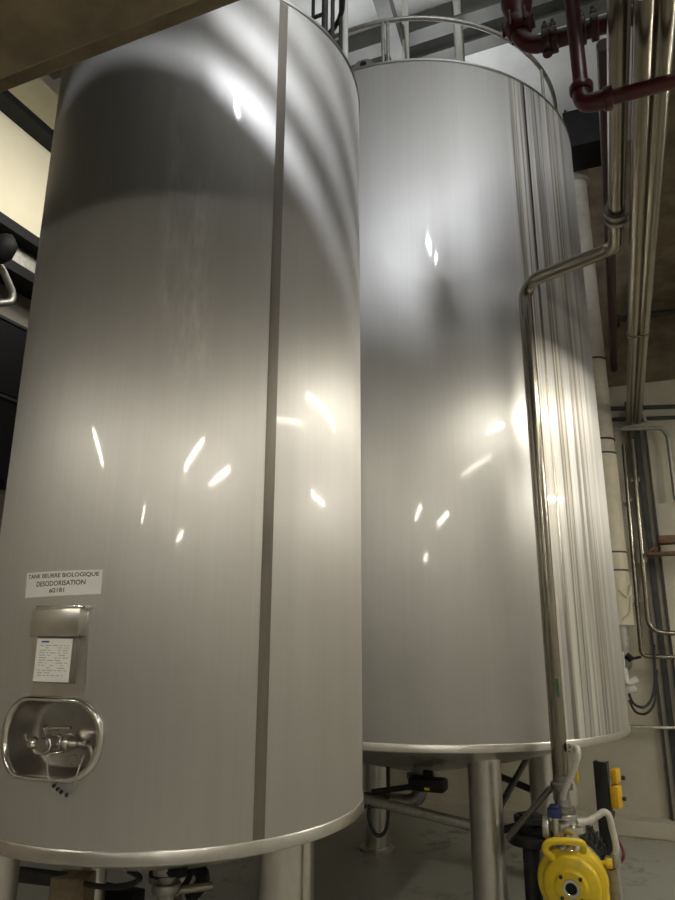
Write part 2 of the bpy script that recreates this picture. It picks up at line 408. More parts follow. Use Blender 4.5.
# the recess
def loopT(sx, sy, depth): return [pol(c1, R1-depth, hcT+sgn*x*sx/R1, hcZ+y*sy) for x, y in hatch]
def loft(loops, cap=False):
    m = MB(); L = [[m.b.verts.new(p) for p in lp] for lp in loops]; n = len(L[0])
    for a, b in zip(L, L[1:]):
        for k in range(n): m.b.faces.new((a[k], a[(k+1) % n], b[(k+1) % n], b[k]))
    if cap: m.b.faces.new(L[-1])
    return m
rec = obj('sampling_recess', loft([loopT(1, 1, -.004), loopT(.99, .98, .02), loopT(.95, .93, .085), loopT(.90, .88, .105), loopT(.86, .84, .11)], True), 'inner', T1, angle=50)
obj('rim', loft([loopT(1.09, 1.10, -.000), loopT(1.085, 1.09, -.006), loopT(1.05, 1.05, -.013), loopT(1.0, .995, -.015), loopT(.965, .955, -.009), loopT(.955, .94, .004)]), 'bright', rec, angle=70)
# drip tray in the recess, below the valve
ty = hcZ-.035
tr = [pol(c1, R1-.10+.085*math.sin(PI*k/20), hcT+sgn*(-.03+.085*(-math.cos(PI*k/20)))/R1, ty-.014*math.sin(PI*k/20)) for k in range(21)]
obj('drip_lip', MB().tube(smooth_path(tr, 2), .0055, 10), 'bright', rec)
# valve
def hp(px, py, depth): t, z = on_tank(px, py, c1, R1); return pol(c1, R1-depth, t, z)
nrm = (pol(c1, 1, hcT, 0)-pol(c1, 0, hcT, 0)).normalized(); tng = Vector((nrm.y, -nrm.x, 0))*(1)
if (hp(80, 740, 0)-hp(30, 740, 0)).dot(tng) < 0: tng = -tng
vc = hp(49, 744, 0)-nrm*.0
val = obj('sampling_valve', MB().lathe([(0, -.10), (.020, -.10), (.020, -.05), (.026, -.05), (.026, -.03), (.022, -.028), (.022, 0), (.029, .001), (.030, .006), (.030, .022), (.027, .026), (0, .026)], vc, nrm, 8), 'steel', T1, angle=25)
obj('cap', MB().lathe([(.0, .026), (.022, .026), (.024, .030), (.021, .036), (0, .037)], vc, nrm, 32), 'weld', val)
obj('body', MB().cyl(vc-nrm*.03-tng*.055, vc-nrm*.035+tng*.09, .013, 16).disc(vc-nrm*.034+tng*.04, tng, .025, .02).disc(vc-nrm*.034+tng*.018, tng, .021, .012), 'steel', val)
obj('knob', MB().lathe([(0, 0), (.012, .002), (.019, .012), (.019, .024), (.012, .034), (0, .036)], vc-nrm*.02-tng*.06, (nrm*.9-tng*.3), 20), 'bright', val)
obj('spout', MB().tube(smooth_path([vc-nrm*.02-tng*.062, vc-tng*.085+Vector((0, 0, .004)), vc-tng*.10+Vector((0, 0, .024))], 5), .006, 10), 'bright', val)
hb = vc-tng*.018+Vector((0, 0, .035))
obj('handle', MB().tube([hb-Vector((0, 0, .03))-nrm*.02, hb+Vector((0, 0, .018))+nrm*.004], .009, 12).tube(fillet([hb+nrm*.0+tng*.012+Vector((0, 0, .012)), hb+tng*.03+Vector((0, 0, .014)), hb+tng*.098+Vector((0, 0, .018))], .01), .0052, 10), 'bright', val)
fe = vc+tng*.092-nrm*.033
obj('fitting', MB().disc(fe, tng, .011, .016, 8).disc(fe+tng*.016, tng, .015, .018, 6).tube(smooth_path([fe+tng*.03, fe+tng*.046+Vector((0, 0, -.008)), fe+tng*.055+Vector((0, 0, -.035)), fe+tng*.052+Vector((0, 0, -.062))], 6), .0085, 12), 'weld', val)
# chain with black beads
ch = [hp(50, 757, .0)+nrm*.01, hp(50, 770, -.012), hp(53, 781, -.014), hp(59, 787, -.014), hp(69, 794, -.014), hp(75, 789, -.014), hp(80, 770, -.012), hp(84, 755, .0)]
chn = obj('retaining_cord', MB().tube(smooth_path(ch, 6), .0028, 8), 'galv', val)
bd = MB()
for q in ((57, 785), (60.5, 788), (64, 791), (69.5, 794)): bd.lathe([(0, -.006), (.006, -.004), (.0065, .004), (0, .006)], hp(*q, -.014), tng-Vector((0, 0, .7)), 12)
obj('bead', bd, 'black', chn)
obj('split_ring', MB().tube([hp(76, 760, -.004)+(tng*math.cos(2*PI*k/20)*.021+Vector((0, 0, 1))*math.sin(2*PI*k/20)*.017+nrm*.004*math.sin(4*PI*k/20)) for k in range(20)], .0022, 8, closed=True), 'weld', val)
# riser plate and document box above the recess
ot = lambda px, py: on_tank(px, py, c1, R1)
obj('mounting_plate', patch(c1, R1, [ot(36, 606), ot(90, 605), ot(85, 694), ot(31, 696)], .001, .003, 8, 6), 'steel', T1)
def flatbox(cor, depth, gap, mat, name, parent, bev=.003):
    """a flat faced box standing off the sheet: corners are pixels on the photo's sheet TL TR BR BL"""
    ps = []
    for px, py in cor:
        t, z = ot(px, py); ps.append((pol(c1, R1, t, z)-vc).dot(tng)), ps.append(z)
    xs = ps[0::2]; zz = ps[1::2]
    x0, x1 = (xs[0]+xs[3])/2, (xs[1]+xs[2])/2; z0, z1 = (zz[2]+zz[3])/2, (zz[0]+zz[1])/2
    return x0, x1, z0, z1
base = Vector((vc.x, vc.y, 0))
def fbox(x0, x1, z0, z1, n0, n1, bev=.002):
    m = MB(); rot = Matrix((tng, nrm, Vector((0, 0, 1)))).transposed().to_4x4()
    if rot.determinant() < 0: rot = Matrix((-tng, nrm, Vector((0, 0, 1)))).transposed().to_4x4()
    m.box(base+tng*(x0+x1)/2+nrm*(n0+n1)/2+Vector((0, 0, (z0+z1)/2)), (x1-x0, n1-n0, z1-z0), mat=rot, bev=bev); return m
x0, x1, z0, z1 = flatbox([(40, 610), (89, 608), (87, 635), (38, 637)], 0, 0, 0, 0, 0)
hold = obj('document_holder', fbox(x0, x1, z0, z1, -.012, .035, .003), 'steel', T1)
obj('hinged_lid', fbox(x0+.012, x1+.014, z1-.002, z1+.010, -.012, .030, .002), 'bright', hold)
X0, X1, Z0, Z1 = flatbox([(41, 639), (76, 638), (74, 681), (38, 682)], 0, 0, 0, 0, 0)
obj('holder_back', fbox(X0-.004, X1+.010, Z0-.004, z0+.01, -.010, .014, .002), 'weld', hold)
pap = obj('document_sheet', fbox(X0, X1, Z0, Z1, .016, .0175, 0), 'paper', hold)
pap['label'] = 'white printed sheet'
ink = MB(); rot3 = Matrix((tng, nrm, Vector((0, 0, 1)))).transposed().to_4x4()
W, H = X1-X0, Z1-Z0
for r_ in range(13):
    zz = Z1-H*(.16+r_*.058); x = X0+W*.10
    while x < X1-W*.12:
        l = random.uniform(.05, .22)*W; l = min(l, X1-W*.08-x)
        if random.random() < .75: ink.box(base+tng*(x+l/2)+nrm*.0178+Vector((0, 0, zz)), (l, .0004, H*.016), mat=rot3)
        x += l+W*.05
# ------------------------------------------------------------------ sign with its lettering
sgc = [ot(27.5, 573), ot(103, 569.5), ot(101, 594), ot(25.5, 598)]
sign = obj('label_sign', patch(c1, R1, sgc, .0006, .0012, 16, 4), 'paper', T1); sign['label'] = 'white printed label strip with black capitals'
def bent_text(lines, cor, mat, parent, name, off):
    """lines: (text, u centre, v centre, cap height share of the strip)"""
    dg = None; bm = bmesh.new()
    for txt, uc, vcn, wd, hs in lines:
        cu = bpy.data.curves.new('lettering', 'FONT'); cu.body = txt; cu.align_x = 'CENTER'; cu.align_y = 'CENTER'; cu.size = 1; cu.offset = .015; cu.resolution_u = 3
        to = bpy.data.objects.new('lettering', cu); C.objects.link(to)
        me = bpy.data.meshes.new_from_object(to.evaluated_get(bpy.context.evaluated_depsgraph_get()))
        bpy.data.objects.remove(to); bpy.data.curves.remove(cu)
        xs = [v.co.x for v in me.vertices]; ys = [v.co.y for v in me.vertices]
        x0, x1, y0, y1 = min(xs), max(xs), min(ys), max(ys)
        for v in me.vertices:
            u = uc+((v.co.x-x0)/(x1-x0)-.5)*wd; w = vcn-((v.co.y-y0)/(y1-y0)-.5)*hs
            a = [(1-u)*(1-w)*cor[0][q]+u*(1-w)*cor[1][q]+u*w*cor[2][q]+(1-u)*w*cor[3][q] for q in (0, 1)]
            v.co = pol(c1, R1+off, a[0], a[1])
        bm.from_mesh(me); bpy.data.meshes.remove(me)
    return obj(name, bm, mat, parent, False)
bent_text([('TANK BEURRE BIOLOGIQUE', .5, .19, .93, .20), ('DESODORISATION', .5, .49, .64, .20), ('#2181', .47, .78, .2, .19)], sgc, 'ink', sign, 'lettering', .0022)
obj('printed_lines', ink, 'inkgrey', pap, False)
obj('printed_heading', MB().box(base+tng*(X0+W*.24)+nrm*.0179+Vector((0, 0, Z1-H*.075)), (W*.22, .0004, H*.04), mat=rot3), 'inkblue', pap, False)
# outlet below the tank: bend, valve and hose
q = Vector((c1.x, c1.y, 0))
oa = onD(175, 868, 3.0); ob = onD(205, 885, 2.95)
dv = obj('drain_outlet', MB().tube(fillet([(c1.x, c1.y, zb1-.2), (c1.x, c1.y, .62), (c1.x+.45, c1.y-.25, .60)], .1), .045, 16).disc((c1.x, c1.y, .72), (0, 0, 1), .085, .03).disc((c1.x+.2, c1.y-.11, .615), (.87, -.5, 0), .075, .05), 'weld', T1)
obj('valve_wheel', MB().tube([oa+Vector((.075*math.cos(2*PI*k/24), .03*math.sin(2*PI*k/24), .075*math.sin(2*PI*k/24))) for k in range(24)], .012, 8, closed=True), 'black', dv)

# --- the farther, wider tank
T2 = thing('storage_tank', 'wider stainless tank behind, streaked with dirt down its right side', 'tank', (c2.x, c2.y, 0), 'vertical stainless storage tanks')
s0 = on_tank(527, 400, c2, R2)[0]; s1 = on_tank(614, 600, c2, R2)[0]
ss = sorted([s0, s1]); flip = s0 > s1
st2 = tank_steel('brushed_tank_steel_stained', (.61, .60, .58), .47, 0, streaks=(s0-PI, s1-PI))
f2 = Vector((c2.x, c2.y, 0)).normalized(); r2v = Vector((f2.y, -f2.x, 0)); legs2 = []
for k in range(4):
    a = math.radians(22.3)+k*PI/2; legs2.append(tuple((c2+(-f2*math.cos(a)+r2v*math.sin(a))*.96)[:2]))
tank_common(T2, c2, R2, zb2, zt2, legs2, .094, st2, dip=.33)
# seam down the stained side
w2 = on_tank(573, 700, c2, R2)[0]
obj('weld_band', patch(c2, R2, [(w2-.006, zt2-.02), (w2+.006, zt2-.02), (w2+.006, zb2+.04), (w2-.006, zb2+.04)], .0005, .0012, 2, 30), 'band', T2)
# lifting lug on the rim
lp = onD(361, 66, 4.2)
tl = on_tank(362, 70, c2, R2)[0]; lc = pol(c2, R2-.03, tl, zt2+.01); ltn = Vector((math.cos(tl), -math.sin(tl), 0))
lug = MB()
pts = [(-.08, 0), (.08, 0), (.08, .03)]+[(.05*math.cos(a)*1.3, .045+.04*math.sin(a)) for a in [PI*k/10 for k in range(11)]]+[(-.08, .03)]
outer = [lc+ltn*x+Vector((0, 0, y)) for x, y in pts]
lug.prism(outer, (pol(c2, 1, tl, 0)-pol(c2, 0, tl, 0))*-.02)
lo = obj('lifting_lug', lug, 'steel', T2)
obj('lug_eye', MB().disc(lc+Vector((0, 0, .045))+(pol(c2, 1, tl, 0)-pol(c2, 0, tl, 0))*-.001, (pol(c2, 1, tl, 0)-pol(c2, 0, tl, 0)), .024, .003), 'black', lo)
# guard hoop above the tank's top and its posts
RG = 1.30; gt = onD(428, 16, c2.length-RG); zr = gt.z
rail = obj('guard_rail', MB().tube([pol(c2, RG, 2*PI*k/96, zr) for k in range(96)], .017, 10, closed=True), 'galv', T2)
for k, px in enumerate((383, 388)):
    t_ = on_tank(px, 50, c2, RG)[0]; obj('post', MB().cyl(pol(c2, RG, t_, zr), pol(c2, RG, t_, zt2+.02), .012, 10), 'galv', rail)
for k in range(5):
    t_ = on_tank(388, 50, c2, RG)[0]+(k+1)*PI/3; obj('post', MB().cyl(pol(c2, RG, t_, zr), pol(c2, RG, t_, zt2+.02), .012, 10), 'galv', rail)
# two risers leaving the top
for px, r_, D in ((406, .030, 4.6), (459, .042, 4.75)):
    p = onD(px, 40, D)
    rs = obj('riser_pipe', MB().cyl((p.x, p.y, zt2+.02), (p.x, p.y, ZC), r_, 20).disc((p.x, p.y, zt2+.05), (0, 0, 1), r_*1.9, .04), 'bright', T2)
# conical outlet and its valve under the tank
dd = obj('drain_outlet', MB().tube(fillet([(c2.x, c2.y, zb2-.32), (c2.x, c2.y, .55), (c2.x-.7, c2.y-.35, .60)], .12), .05, 16).disc((c2.x, c2.y, .70), (0, 0, 1), .10, .04), 'weld', T2)
# braces between the legs
L0, L1, L2, L3 = [Vector((x, y, 0)) for x, y in legs2]
obj('brace', MB().cyl(L0+Vector((0, 0, .62)), L3+Vector((0, 0, .75)), .03, 14), 'galv', T2)
obj('brace', MB().cyl(L0+Vector((0, 0, .62)), L1+Vector((0, 0, .95)), .02, 12), 'dark', T2)
obj('brace', MB().cyl(L1+Vector((0, 0, .55)), L2+Vector((0, 0, .95)), .025, 12), 'dark', T2)
# ------------------------------------------------------------------ process pipe: overhead run, elbow, drop to the pump
pd = onD(555, 745, 3.92); pt = onD(527, 283, 3.92)
dropx, dropy = (pd.x+pt.x)/2, (pd.y+pt.y)/2; ztop = pt.z
pe = onZ(621, 246, ztop)                                   # where the overhead run turns
pr = .040
P1 = thing('process_pipe', 'bent stainless pipe dropping in front of the wide tank to the pump', 'pipe', (dropx, dropy, .6))
f0 = onZ(619, 0, ztop); f1 = onZ(616.5, 215, ztop)
dirA = (f1-f0).normalized(); pe = f1+dirA*max(.1, (pe-f1).length)
obj('pipe_run', MB().tube(fillet([f0-dirA*2.2, pe, (dropx, dropy, ztop), (dropx, dropy, .98)], .11, 10), pr, 24), 'pipe', P1, angle=60)
cl = obj('clamp', MB().disc(f1-dirA*.06, dirA, .062, .028, 32).disc(f1+dirA*.0, dirA, .062, .028, 32).disc(f1-dirA*.03, dirA, .05, .03, 32), 'weld', P1)
gp = onD(556, 687, 3.92)
obj('tape_mark', MB().box(Vector((dropx, dropy, gp.z))+Vector((.02, -.037, 0)), (.014, .006, .09), rz=.3), 'green', P1)
# swelling reducers and union under the drop
obj('union', MB().lathe([(0, .05), (.034, .05), (.034, .07), (.058, .07), (.058, .095), (.04, .10), (.034, .13), (.034, .17), (.056, .175), (.056, .20), (.042, .21), (.04, .24), (0, .24)], (dropx, dropy, .76), seg=28), 'weld', P1, angle=30)
# pair of overhead pipes running to the back wall
zB = onY(634, 424, YB-.12).z
for pxa, pxb, px2, r_, lab in ((640, 140, 631, .037, 'left one of the two parallel steel pipes overhead, beside the flanged pipe'), (657, 140, 640.5, .037, 'right one of the two parallel steel pipes overhead, next to the concrete wall')):
    a = onZ(pxa, pxb, zB); e = onY(px2, 424, YB-.22); d = (e-a); d.z = 0; d.normalize()
    d = Vector((0, 1, 0)); e.x = onZ(pxa, pxb, zB).x; st = Vector((e.x, e.y, zB))-d*8.6
    p = thing('overhead_pipe', lab, 'pipe', Vector((e.x, e.y, zB)), 'parallel overhead pipes')
    obj('pipe_run', MB().tube([st, Vector((e.x, e.y, zB))], r_, 24), 'pipe', p)
    for s_ in (2.2, 5.0): obj('pipe_joint', MB().disc(Vector((e.x, e.y, zB))-d*s_, d, r_*1.16, .03, 24), 'pipe', p)
# support tray where the pair reaches the wall
a, b, cpt = onY(622, 427.5, YB-.16), onY(646, 423, YB-.16), onY(637, 398, YB-.16)
wb = obj('wall_bracket', MB().tube([a, b], .016, 8).tube([b, cpt], .016, 8).box((a+b)/2+Vector((0, .08, -.01)), (b.x-a.x, .16, .02)), 'galv'); tag(wb, 'small pale bracket on the back wall under the overhead pipe ends', 'bracket')

# ------------------------------------------------------------------ red sprinkler pipes
zR = 3.55
re = onZ(583, 105, zR); rR = .027
RP = thing('sprinkler_pipe', 'dark red pipe coming down and turning right across the steel pipes', 'pipe', (re.x, re.y, zR), 'red sprinkler pipes')
rend = onY(690, 86, re.y)
obj('pipe_run', MB().tube(fillet([(re.x, re.y, ZC), (re.x, re.y, zR), (rend.x+1.2, re.y, zR)], .06, 8), rR, 18), 'red', RP, angle=60)
obj('elbow', MB().tube(fillet([(re.x, re.y, zR+.075), (re.x, re.y, zR), (re.x+.09, re.y, zR)], .055, 8), rR*1.25, 18).disc((re.x, re.y, zR+.055), (0, 0, 1), .042, .03).disc((re.x+.07, re.y, zR), (1, 0, 0), .042, .03), 'red', RP)
# thicker valve manifold behind
yM = re.y+.35
m0 = onY(520, 44, yM); zM = onY(560, 38, yM).z
RM = thing('sprinkler_manifold', 'thick red manifold with valve body and bolted couplings at the top', 'pipe', (m0.x, yM, zM), 'red sprinkler pipes')
obj('pipe_run', MB().tube(fillet([(m0.x, yM, ZC), (m0.x, yM, zM), (m0.x+1.15, yM, zM)], .10, 8), .038, 20), 'red', RM, angle=60)
vb = obj('valve_body', MB().lathe([(0, .09), (.05, .09), (.062, .11), (.062, .15), (.05, .17), (.058, .21), (.07, .26), (.07, .34), (.055, .38), (.062, .40), (.062, .44), (.04, .46), (0, .46)], (m0.x, yM, zM), seg=24), 'red', RM)
for k in range(6):
    a_ = 2*PI*k/6; obj('bolt', MB().cyl((m0.x+.066*math.cos(a_), yM+.066*math.sin(a_), zM+.10), (m0.x+.066*math.cos(a_), yM+.066*math.sin(a_), zM+.175), .008, 6), 'maroon', vb)
for px in (546, 554, 583, 596):
    p = onY(px, 40, yM); cpl = obj('coupling', MB().disc((p.x-.016, yM, zM), (1, 0, 0), .055, .032, 20).box((p.x, yM-.01, zM+.062), (.03, .03, .03), bev=.005).cyl((p.x, yM-.01, zM+.06), (p.x, yM-.01, zM+.10), .008, 8), 'maroon', RM)
p = onY(548, 55, yM); obj('drain_plug', MB().disc((p.x, yM, zM-.07), (0, 0, 1), .022, .04, 8), 'maroon', RM)
# maroon main running beside the flanged pipe
ma = onZ(606, 125, 4.25); mb_ = onZ(614, 400, 4.25)
dm = Vector((.0, 1, 0)); xe = onY(612, 330, 6.6).x
tag(obj('sprinkler_main', MB().tube([(onZ(606.5, 125, 4.3).x, yM+.2, 4.3), (onZ(606.5, 125, 4.3).x, YB-.1, 4.3)], .034, 16), 'maroon'), 'maroon pipe running to the back wall just left of the flanged pipe', 'pipe', 'red sprinkler pipes')

# ------------------------------------------------------------------ behind the wide tank on the right: insulated riser, black housing
ip = onY(608, 380, 6.72); ir = .115
ix = ip.x-ir
IT = onY(583, 165, 6.72).z; IB = onY(630, 625, 6.72).z; IM = onY(612, 455, 6.72).z
IP = thing('insulated_pipe', 'pale wrapped vertical pipe behind the wide tank right edge', 'pipe', (ix, 6.72, onY(632, 664, 6.72).z))
obj('pale_wrap', MB().cyl((ix, 6.72, IB), (ix, 6.72, IM), ir*1.03, 28), 'cream', IP)
obj('grey_wrap', MB().cyl((ix, 6.72, IM), (ix, 6.72, IT), ir*.97, 28), 'tan', IP)
IE = onY(632, 664, 6.72).z
obj('bare_pipe', MB().tube(fillet([(ix, 6.72, IB), (ix, 6.72, IE), (ix, YB-.01, IE)], .1), ir*.6, 20), 'galv', IP)
for py in (172, 184): obj('flange', MB().disc((ix, 6.72, onY(583, py, 6.72).z), (0, 0, 1), ir*1.22, .05, 28), 'tan', IP)
for py in (360, 441, 455, 554, 572): obj('strap', MB().disc((ix, 6.72, onY(612, py, 6.72).z), (0, 0, 1), ir*1.06, .018, 28), 'dark', IP)
sv = obj('loose_strap', MB().tube(smooth_path([(ix+.02, 6.72-ir*1.05, IB+.30), (ix+.09, 6.72-ir*1.0, IB+.24), (ix+.12, 6.72-ir*.5, IB+.34), (ix+.10, 6.72-ir*.75, IB+.12), (ix+.03, 6.72-ir*1.1, IB+.05)], 6), .009, 8), 'cream', IP)
ba, bb = onY(562, 112, 6.1), onY(604, 138, 6.1)
hb_ = thing('duct_box', 'matt black box hanging beside the wide tank above the pale wrapped pipe', 'box', ((ba.x+bb.x)/2, 6.3, bb.z))
obj('casing', MB().box(((ba.x+bb.x)/2, 6.32, (ba.z+bb.z)/2), (bb.x-ba.x, .42, ba.z-bb.z), bev=.01), 'black', hb_)
for s_ in (-1, 1): obj('hanger', MB().cyl(((ba.x+bb.x)/2+s_*.15, 6.4, ba.z-.01), ((ba.x+bb.x)/2+s_*.15, 6.4, ZC), .012, 8), 'dark', hb_)

# ------------------------------------------------------------------ back wall: thin pipes, bracket, column, cables
yw = YB-.06
def wall_pipe(name, pts, r, fil, mat, lab, y=yw, grp='thin pipes on the back wall'):
    name = 'thin_pipe'
    path = fillet([onY(px, py, y) for px, py in pts], fil, 8)
    p = thing(name, lab, 'pipe', path[0], grp); obj('pipe_run', MB().tube(path, r, 14), mat, p)
    return p, path
p, pa = wall_pipe('wall_pipe', [(632, 440), (649, 632), (690, 634)], .022, .12, 'pipe', 'thin steel pipe bending right on back wall, upper of the bent pair', yw-.20)
for py in (480, 560): q = onY(632+(py-440)*.0885, py, yw-.20); obj('pipe_clip', MB().box(q+Vector((0, .12, 0)), (.07, .24, .03)), 'galv', p)
p, pa = wall_pipe('wall_pipe', [(623.5, 445), (641.5, 656), (690, 658)], .020, .05, 'pipe', 'thin steel pipe bending right on back wall, lower of the bent pair', yw-.18)
for py in (500, 600): q = onY(623.5+(py-445)*.0853, py, yw-.18); obj('pipe_clip', MB().box(q+Vector((0, .11, 0)), (.07, .22, .03)), 'galv', p)
p, pa = wall_pipe('wall_pipe', [(560, 725.5), (690, 728)], .018, 0, 'bright', 'thin level pipe low on the back wall right of the wide tank', yw-.06)
p, pa = wall_pipe('wall_pipe', [(605, 429.5), (662, 428), (668, 436), (676, 500)], .022, .08, 'galv', 'grey conduit on back wall turning down beyond the bracket', yw-.06)
p, pa = wall_pipe('wall_pipe', [(605, 420), (690, 417)], .020, 0, 'dark', 'dark level conduit on back wall, lower of two behind the bracket', yw-.06)
p, pa = wall_pipe('wall_pipe', [(605, 409), (690, 406)], .022, 0, 'dark', 'dark level conduit on back wall, upper of two behind the bracket', yw-.06)
p, pa = wall_pipe('wall_pipe', [(612, 320), (668, 312), (676, 312)], .03, 0, 'dark', 'dark level conduit high on the back wall by the overhead pipes', yw-.07)
obj('pipe_clip', MB().box(pa[0]+Vector((.05, .06, 0)), (.05, .14, .09)), 'dark', p)
# dark steel stanchion against the wall
ca, cb_ = onY(641, 440, yw), onY(668, 740, yw)
xc = (onY(652, 560, yw).x)
st_ = thing('steel_stanchion', 'dark steel column standing against the back wall behind the thin pipes', 'column', (xc, yw-.03, .0))
obj('web', MB().box((xc, YB-.035, 2.0), (.05, .05, 3.9)), 'dark', st_)
for s_ in (-1, 1): obj('flange', MB().box((xc+s_*.075, YB-.04, 2.0), (.02, .06, 3.9)), 'dark', st_)
# rusty shelf bracket
ra, rb = onY(645, 541, yw-.22), onY(690, 553, yw-.22)
rt_ = thing('rusty_bracket', 'rusty brown steel bracket on the back wall at the right edge', 'bracket', ((ra.x+rb.x)/2, yw-.22, rb.z))
obj('top_rail', MB().box(((ra.x+rb.x)/2+.06, yw-.22, ra.z), (rb.x-ra.x-.1, .16, .07), bev=.005), 'rust', rt_)
obj('lower_rail', MB().box(((ra.x+rb.x)/2, yw-.22, rb.z), (rb.x-ra.x, .16, .03), bev=.004), 'rust', rt_)
obj('strut', MB().cyl((ra.x+.14, yw-.22, ra.z), (ra.x, yw-.22, rb.z), .014, 8), 'rust', rt_)
# white plug with looping leads
wp = onY(628, 680, 6.55)
WP = thing('hose_coupling', 'white angled coupling low behind the wide tank right edge', 'coupling', wp)
obj('body', MB().tube(fillet([onY(624, 668, 6.55), onY(627, 684, 6.55), onY(638, 679, 6.55)], .02), .026, 14).disc(onY(630, 690, 6.55), (1, 0, .3), .028, .05, 16), 'white', WP)
obj('nozzle', MB().tube([onY(623, 652, 6.55), onY(624, 668, 6.55)], .010, 10), 'white', WP)
obj('outlet', MB().tube([onY(632, 688, 6.55), onY(636, 690, 6.55)], .02, 10), 'white', WP)
lead = MB().tube(smooth_path([onY(629, 694, 6.55), onY(634, 704, 6.5), onY(644, 707, 6.5), onY(652, 698, 6.55), onY(655, 680, 6.6), onY(654, 645, 6.8)], 8), .011, 8)
tag(obj('cable', lead, 'cable'), 'black cable looping up from the white coupling, upper loop', 'cable', 'black cable loops')
lead = MB().tube(smooth_path([onY(629, 700, 6.6), onY(636, 712, 6.6), onY(647, 713, 6.6), onY(655, 700, 6.65), onY(657, 670, 6.8)], 8), .010, 8)
tag(obj('cable', lead, 'cable'), 'black cable in a wider loop below the white coupling', 'cable', 'black cable loops')
tag(obj('valve_knob', MB().tube([onY(626, 655, 6.62), onY(632, 660, 6.62)], .03, 14).cyl(onY(631, 659, 6.62), onY(640, 657, 6.9), .012, 10), 'black'), 'small black knob above the white coupling', 'knob')

# ------------------------------------------------------------------ yellow pump under the drop pipe
pc = onD(571.5, 888, 3.87)
fx, fy, fz = pc
PU = thing('pump', 'yellow round pump on the floor under the drop pipe', 'pump', (fx, fy+.2, 0))
PS = .82
def pl(prof): return [(r*PS, h) for r, h in prof]
cas = obj('front_cover', MB().lathe(pl([(.042, -.012), (.085, -.012), (.092, -.006), (.10, 0), (.148, .004), (.158, .010), (.165, .022), (.165, .045), (.15, .055), (.0, .055)]), pc, (0, 1, 0), 64), 'yellow', PU, angle=35)
obj('suction_port', MB().lathe(pl([(.030, .01), (.030, -.018), (.034, -.022), (.048, -.022), (.052, -.016), (.052, -.008), (.0, -.008)]), pc, (0, 1, 0), 32), 'bright', cas, angle=35)
obj('port_bore', MB().disc(pc+Vector((0, -.016, 0)), (0, 1, 0), .026, .004), 'black', cas)
for k in range(4):
    a_ = PI/4+k*PI/2; obj('bolt', MB().disc(pc+Vector((.064*math.cos(a_), -.020, .064*math.sin(a_))), (0, 1, 0), .010, .012, 6), 'dark', cas)
obj('volute', MB().lathe(pl([(.0, .05), (.17, .05), (.196, .062), (.205, .085), (.205, .135), (.196, .155), (.17, .17), (.13, .20), (.10, .26), (0, .26)]), pc, (0, 1, 0), 64).box(pc+Vector((.10, .13, -.12)), (.13, .09, .24), bev=.02), 'yellow', PU, angle=35)
obj('bearing_frame', MB().lathe(pl([(0, .24), (.16, .24), (.175, .25), (.175, .275), (.15, .285), (.12, .40), (.12, .44), (0, .44)]), pc, (0, 1, 0), 48), 'steel', PU, angle=35)
mo = obj('motor', MB().lathe(pl([(0, .44), (.15, .44), (.15, .70), (.135, .72), (.135, .80), (.10, .82), (0, .82)]), pc, (0, 1, 0), 40), 'dark', PU, angle=35)
for k in range(14):
    a_ = PI*k/13; obj('cooling_fin', MB().box(pc+Vector((.127*math.cos(a_), .57, .127*math.sin(a_))), (.035, .24, .006), mat=Matrix.Rotation(-a_, 4, 'Y')), 'dark', mo)
obj('base_frame', MB().box((fx, fy+.38, .10), (.24, .9, .08), bev=.008).box((fx, fy+.15, .07), (.3, .1, .14), bev=.006).box((fx, fy+.65, .07), (.3, .1, .14), bev=.006).box((fx, fy+.12, .2), (.22, .08, .26), bev=.01).box((fx, fy+.58, .22), (.2, .22, .2), bev=.01), 'galv', PU)
hA = [onD(553, 858, 3.84), onD(545.5, 851, 3.82), onD(547, 844, 3.82), onD(556, 841, 3.82), onD(581, 843, 3.84), onD(583, 852, 3.86)]
obj('lifting_handle', MB().tube(smooth_path(hA, 6), .017, 12), 'yellow', PU)
dcg = Vector((dropx, dropy, 0))
# discharge stack between drop pipe and pump
sx, sy_ = fx-.005, fy+.11
obj('discharge_neck', MB().lathe([(0, .18), (.075, .18), (.065, .21), (.05, .23), (.05, .25), (.085, .255), (.085, .285), (.045, .29), (.043, .34), (0, .34)], (sx, sy_, fz-.03), seg=32), 'bright', PU, angle=30)
bv = onD(555, 817, 3.88)
obj('valve_actuator', MB().disc(bv, (0, 0, 1), .036, .04, 20).disc(bv+Vector((0, 0, .04)), (0, 0, 1), .024, .016, 16), 'blue', PU)
obj('valve_stem', MB().cyl(bv-Vector((0, 0, .12)), bv, .016, 12).cyl(bv-Vector((0, 0, .05)), Vector((sx, sy_, bv.z-.05)), .03, 14).disc(bv-Vector((.03, 0, .05)), (-1, 0, 0), .05, .03, 20), 'steel', PU)
bt = onD(560, 828, 3.90); obj('brass_tap', MB().cyl(bt, bt-Vector((0, 0, .06)), .010, 10).cyl(bt-Vector((.0, 0, .0)), bt+Vector((.03, .05, 0)), .009, 10).disc(bt-Vector((0, 0, .015)), (0, 0, 1), .015, .02, 8), 'brass', PU)
